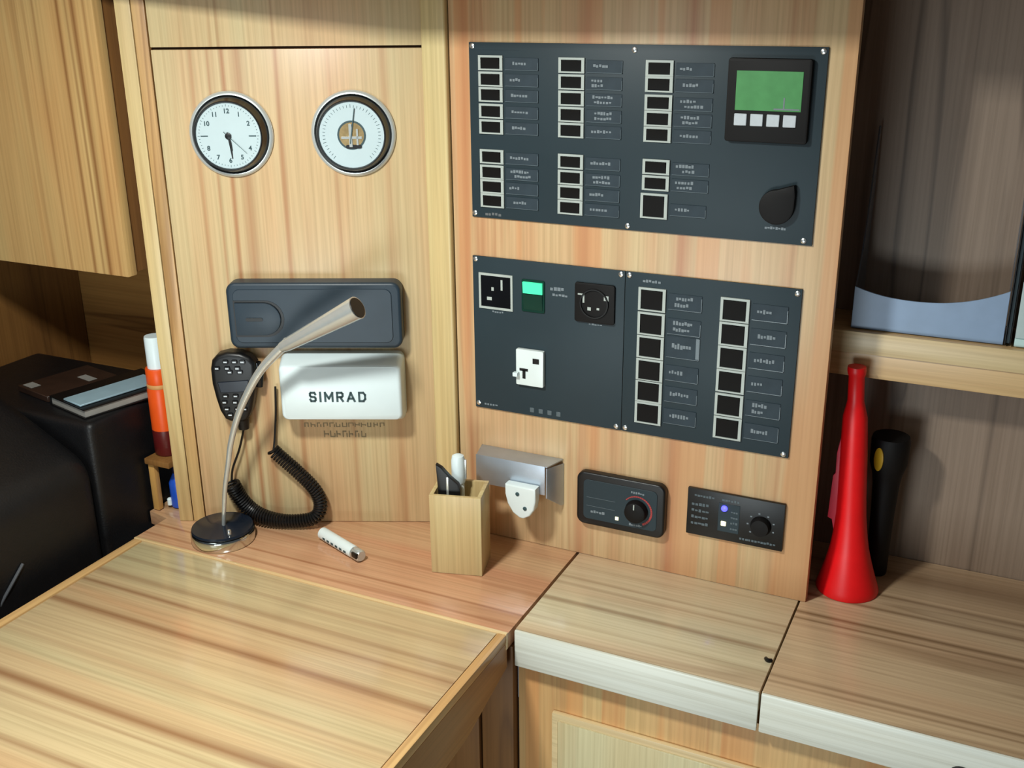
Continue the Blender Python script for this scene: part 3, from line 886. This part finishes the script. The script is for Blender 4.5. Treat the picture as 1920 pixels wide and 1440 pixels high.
scribble(tx, .284 - lx, 1.1772 - lz, .024, .0032, 5, -.0041, seed=43); scribble(tx, .108 - lx, 1.1775 - lz, .022, .0032, 5, -.0041, seed=44)
scribble(tx, .090 - lx, 1.0065 - lz, .026, .0042, 5, -.0041, seed=45)
tx.build('lettering', M['ink_white'], lo)
bk2 = MB().prism(rrect(.0505, .0640, .002, 2, .1808 - lx, 1.0895 - lz), 'y', -.0130, -.0041, .0012, 2).build('breaker', M['white2'], lo)
MB().box(.1870 - lx, .1985 - lx, -.0138, -.0131, 1.0990 - lz, 1.1080 - lz).box(.1625 - lx, .1780 - lx, -.0138, -.0131, 1.0835 - lz, 1.0880 - lz).box(.1680 - lx, .1735 - lx, -.0138, -.0131, 1.0700 - lz, 1.0850 - lz).build('breaker_slots', M['black'], bk2)
MB().box(.1530 - lx, .1620 - lx, -.0220, -.0131, 1.0740 - lz, 1.0810 - lz, .001).build('breaker_lever', M['white'], bk2)
for k in range(4):
    MB().box(.1775 + k * .0165 - lx, .1855 + k * .0165 - lx, -.0048, -.0041, 1.0065 - lz, 1.0150 - lz, .0003, 1).build('marking_plate', M['label_edge'], lo)

# lower right panel
rx, rz = .484, 1.000
ro = thing('switch_panel', 'lower slate-grey switch panel with two columns of square switches', 'switch panel', (rx, 0, rz))
MB().box(.3448 - rx, .6215 - rx, -.0040, 0, 0, 1.2730 - rz, .0008).build('plate', M['slate'], ro)
for x, z in ((.3515, 1.2675), (.3515, 1.0068), (.6150, 1.2660), (.6137, 1.0058)):
    screw(ro, rx, rz, x, z)
k = 0
for x0, tops in ((.3680, (1.2505, 1.2105, 1.1715, 1.1325, 1.0960, 1.0580)), (.5005, (1.2490, 1.2100, 1.1715, 1.1330, 1.0930, 1.0540))):
    for i, t in enumerate(tops):
        switch(ro, rx, rz, x0, t - .0375, .0450, .0375)
        label(ro, rx, rz, x0 + .0490, t - .031, .0540, .0260 if not (x0 < .4 and i == 2) else .036, 2 if RNG.random() < .3 else 1, x0 < .4 and i == 2, 300 + k)
        k += 1
tx = MB(); scribble(tx, .374 - rx, 1.2585 - rz, .030, .0045, 6, -.0041, seed=46); tx.build('lettering', M['ink_white'], ro)

# ---------------------------------------------------------------- heater control and inverter remote
hx, hz = .350, .8685
ht = thing('heater_control', 'black rounded control with a red-marked dial, left of the small lit panel', 'control', (hx, 0, hz))
MB().prism(rrect(.1580, .0985, .014, 6), 'y', -.016, 0, .004, 3).build('housing', M['black'], ht)
MB().prism(rrect(.1320, .0740, .008, 5), 'y', -.0172, -.0162, .0005, 1).build('face', M['slate'], ht)
kn = MB().lathe([(.0195, .0174), (.0200, .020), (.0180, .030), (.015, .0315), (.004, .0318)], 'y', (.0310, 0, -.0035), 36).build('dial_knob', M['black_matte'], ht)
MB().box(.0295, .0315, -.0328, -.0318, .004, .0135).build('pointer', M['frame'], kn)
rg = MB()
for i in range(24):
    a0, a1 = math.radians(140 - 8.6 * i), math.radians(140 - 8.6 * (i + 1) + 1.0)
    ri, ro_ = .0245 - .0008 * 0, .0262 + .00009 * i
    q = [(ri * math.cos(a0), ri * math.sin(a0)), (ro_ * math.cos(a0), ro_ * math.sin(a0)), (ro_ * math.cos(a1), ro_ * math.sin(a1)), (ri * math.cos(a1), ri * math.sin(a1))]
    rg.prism([(x + .0310, z - .0035) for x, z in q], 'y', -.0178, -.0173)
rg.build('red_scale', M['red_print'], ht, 'red arc around the dial')
tx = MB(); scribble(tx, .020, .0265, .024, .0042, 6, -.0173, seed=51); scribble(tx, .018, -.0335, .024, .0042, 6, -.0173, seed=52); scribble(tx, -.052, -.024, .026, .005, 5, -.0173, seed=53)
tx.build('lettering', M['ink_white'], ht)
MB().box(-.0070, -.0010, -.0184, -.0173, -.0290, -.0225, .0004, 1).build('indicator', M['led_white'], ht)
MB().box(-.060, -.008, -.0176, -.0173, .004, .0048).box(-.060, -.008, -.0176, -.0173, -.012, -.0112).build('panel_lines', M['label_edge'], ht)

ix, iz = .5445, .8785
iv = thing('remote_panel', 'small black rectangular panel with blue and white lights, at right', 'control', (ix, 0, iz))
MB().box(-.0800, .0800, -.0065, 0, -.0420, .0420, .0012).build('plate', M['black'], iv)
MB().box(-.0270, .0080, -.0072, -.0066, -.0260, .0250, .0003, 1).build('window', M['slate'], iv)
MB().lathe([(.0052, .0074), (.0050, .0095), (.002, .0105)], 'y', (-.0172, 0, .0165), 18).build('light', M['led_blue'], iv, 'glowing blue light')
MB().box(-.0215, -.0130, -.0095, -.0074, -.0150, -.0065, .0008, 1).build('light', M['led_white'], iv, 'glowing white light')
ik = MB().lathe([(.0165, .0067), (.0170, .0085), (.0140, .0175), (.004, .0185)], 'y', (.0435, 0, -.0030), 28).build('knob', M['black_matte'], iv)
rr = MB()
for i in range(7):
    a = math.radians(220 - 40 * i)
    rr.box(.0435 + .0215 * math.cos(a) - .0015, .0435 + .0215 * math.cos(a) + .0015, -.0070, -.0066, -.0030 + .0215 * math.sin(a) - .0012, -.0030 + .0215 * math.sin(a) + .0012)
rr.build('knob_marks', M['ink_white'], iv)
tx = MB(); scribble(tx, -.068, .0285, .034, .0046, 7, -.0066, seed=61); scribble(tx, -.022, .0290, .030, .0046, 6, -.0066, seed=62)
for r_ in range(4):
    scribble(tx, -.072, .012 - r_ * .0115, .030, .0052, 5, -.0066, seed=63 + r_)
    scribble(tx, -.006, .010 - r_ * .0100, .012, .0040, 3, -.0073, seed=73 + r_)
scribble(tx, .010, -.0345, .060, .0046, 12, -.0066, seed=83)
tx.build('lettering', M['label_edge'], iv)

# ---------------------------------------------------------------- red horn and the torch behind it
hn = thing('signal_horn', 'tall red plastic signal horn standing on the counter by the cabinet edge', 'horn', (.7215, .0755, .7505))
hprof = [(.0500, 0), (.0505, .003), (.0480, .012), (.0430, .028), (.0370, .050), (.0305, .078), (.0268, .105), (.0240, .135), (.0225, .170), (.0216, .220), (.0206, .265), (.0190, .305), (.0150, .322), (.0128, .332), (.0122, .372), (.0138, .376), (.0145, .382), (.0138, .388), (.006, .389)]
hb = MB().lathe(hprof, 'z', n=40)
for v in hb.bm.verts:
    v.co.x -= .021 * (v.co.z / .385) ** 1.2
hb.build('bell', M['red'], hn)
fn = MB().prism([(-.0225, .300), (-.0330, .272), (-.0375, .240), (-.0365, .205), (-.0400, .200), (-.0420, .125), (-.0350, .122), (-.0300, .100), (-.0200, .11), (-.020, .295)], 'y', -.005, .005, .0015, 2)
fn.build('side_handle', M['red_pale'], hn, 'paler red ridge down the side')

fl = thing('pocket_torch', 'black torch with a yellow badge standing behind the red horn', 'torch', (.757, .150, .7505))
MB().lathe([(.017, 0), (.018, .003), (.0180, .060), (.0195, .120), (.0215, .165), (.0240, .185), (.0300, .205), (.0310, .245), (.0290, .252), (.010, .253)], 'z', n=32).build('body', M['black_matte'], fl)
yb = MB().lathe([(.0085, 0), (.0085, .0015), (.006, .0025)], 'y', (0, 0, 0), 20)
for v in yb.bm.verts:
    v.co.z *= 2.4
yb.rot(math.radians(-28), 'Z').move((-.0130, -.0278, .2190)).build('badge', M['yellow'], fl, 'yellow oval badge')

# ---------------------------------------------------------------- on the shelf: holder, folder, booklet
hd_ = thing('magazine_holder', 'open translucent blue plastic holder on the wall shelf', 'holder', (.79, .165, 1.189))
n_ = 20
top_ = [(-.1100 + .2200 * i / n_, .052 + .030 * (abs(i / n_ - .42) / .58) ** 2.2) for i in range(n_ + 1)]
MB().prism([(-.1100, 0), (.1100, 0)] + top_[::-1], 'y', -.0525, -.0500, .0005, 1).build('front_wall', M['holder'], hd_, 'frosted blue front with curved top')
sd = [(-.0498, 0), (.0500, 0), (.0500, .30), (.038, .30), (.022, .24), (.000, .15), (-.024, .098), (-.0498, .066)]
MB().prism(sd, 'x', -.1100, -.1080).build('side_wall', M['holder_side'], hd_)
MB().prism(sd, 'x', .1080, .1100).build('side_wall', M['holder_side'], hd_)
MB().tube(smooth_path([(-.1090, y, z + .0008) for y, z in sd[3:]], 5), .0013, 6).build('side_edge', M['piping'], hd_, 'pale edge of the clear side')  # pale tube added to draw the light caught on the clear edge
MB().box(-.1079, .1079, -.0498, .0500, 0, .003).build('bottom', M['holder'], hd_)
fo = thing('ring_folder', 'black folder standing on edge right of the blue holder', 'folder', (.906, .160, 1.189))
MB().box(-.0045, -.0025, -.050, .050, 0, .200, .0006, 1).box(.0030, .0045, -.050, .050, 0, .200, .0006, 1).box(-.0045, .0045, .048, .052, 0, .200, .0006, 1).build('cover', M['black'], fo)
MB().box(-.0020, .0025, -.046, .046, .003, .194).build('sheets', M['slate'], fo)
bo = thing('notebook', 'pale notebook with teal-white edge standing right of the black folder', 'notebook', (.935, .160, 1.189))
MB().box(-.0200, .0200, -.049, .048, .0125, .098, .001, 1).build('cover', M['paper'], bo)
MB().box(-.0200, .0200, -.050, .048, 0, .012, .001, 1).build('edge_band', M['teal'], bo, 'teal-white band')

# ---------------------------------------------------------------- left: leather seat, papers, bottle
se = thing('leather_seat', 'black padded leather seat back left of the chart table', 'seat', (-.76, -.3, 0))


def pillow(x0, x1, y0, y1, z0, z1, bev, tilt=0.0, seg=6):
    mb = MB().box(x0, x1, y0, y1, z0, z1, bev, seg)
    for v in mb.bm.verts:
        f_ = (v.co.z - z0) / (z1 - z0)
        v.co.z += tilt * ((x1 - v.co.x) / (x1 - x0)) * max(0, f_)
    return mb


sl = lambda mb: mb.move((.76, .3, 0))
sl(pillow(-.975, -.552, -.300, -.030, .44, .970, .018, .0)).build('backrest', M['leather'], se)
sl(pillow(-.975, -.545, -.640, -.302, .44, .905, .050, .22)).build('cushion', M['leather'], se)
sl(MB().tube(smooth_path([(-.560, -.560, .700), (-.5480, -.545, .735), (-.5420, -.520, .765), (-.5430, -.490, .79)], 6), .0028, 8)).build('piping', M['piping'], se)
sl(MB().box(-.97, -.56, -.62, -.04, 0, .438, .01)).build('seat_base', M['wood_side'], se)

p1 = thing('paperback', 'dark paperback with grey page edges lying on the leather seat back', 'book', (-.612, -.172, .9705), math.radians(-14))
MB().box(-.060, .060, -.100, .095, 0, .002).box(-.060, .060, -.100, .095, .016, .018).box(-.060, -.058, -.100, .095, .002, .016).build('cover', M['black'], p1)
MB().box(-.0575, .057, -.097, .092, .0022, .0158).build('pages', M['pages'], p1)
p2 = thing('booklet', 'pale blue booklet lying on top of the dark paperback', 'booklet', (-.606, -.190, .9890), math.radians(-14))
MB().box(-.026, .032, -.080, .088, 0, .0035, .0008, 1).build('cover', M['booklet'], p2)
p3 = thing('notebook', 'brown and grey notebook lying left of the pale booklet', 'notebook', (-.742, -.165, .9705), math.radians(-12))
MB().box(-.052, .052, -.075, .075, 0, .012, .001, 1).build('cover', M['brown_cover'], p3)
MB().box(-.045, -.015, -.068, -.048, .0122, .0128).build('cover_print', M['pages'], p3, 'pale grey print')
MB().box(.000, .040, .020, .038, .0122, .0128).build('cover_print', M['pages'], p3, 'pale grey print')

sf = thing('corner_shelf', 'small wooden shelf beside the board, under the orange bottle', 'shelf', (-.515, -.150, .752))
MB().box(-.030, .030, -.040, .085, .098, .110, .002).build('board', M['wood_side'], sf)
MB().box(-.028, -.014, -.034, -.022, 0, .0975, .001).build('post', M['pale_wood'], sf, 'pale upright stick')
ob = thing('orange_bottle', 'orange plastic bottle with a white cap left of the board', 'bottle', (-.521, -.150, .8625))
MB().lathe([(.0238, .0522), (.0238, .130), (.0225, .136)], 'z', n=28).build('bottle_body', M['orange'], ob)
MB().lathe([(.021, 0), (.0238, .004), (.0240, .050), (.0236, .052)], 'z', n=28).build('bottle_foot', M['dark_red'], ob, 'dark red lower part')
MB().lathe([(.0225, .1362), (.0232, .138), (.0232, .1425), (.0225, .144)], 'z', n=28).build('collar', M['cream'], ob, 'pale band')
MB().lathe([(.0222, .1442), (.0225, .146), (.0225, .172), (.0215, .174)], 'z', n=28).build('shoulder', M['orange'], ob)
MB().lathe([(.0175, .1742), (.0175, .232), (.0165, .235)], 'z', n=28).build('cap', M['white'], ob, 'white cap')
bl = thing('spray_bottle', 'blue plastic bottle with a white nozzle on the table beneath the small shelf', 'bottle', (-.508, -.150, .7525))
MB().lathe([(.014, 0), (.0155, .003), (.0155, .050), (.010, .062), (.006, .070)], 'z', n=22).build('bottle_body', M['blue'], bl)
MB().lathe([(.004, 0), (.005, .001), (.005, .013), (.003, .015)], 'z', (-.012, -.013, .004), 12).build('nozzle', M['white'], bl, 'white nozzle')
MB().lathe([(.0065, .0702), (.007, .072), (.007, .084), (.005, .086)], 'z', n=16).build('cap', M['navy'], bl, 'dark cap')
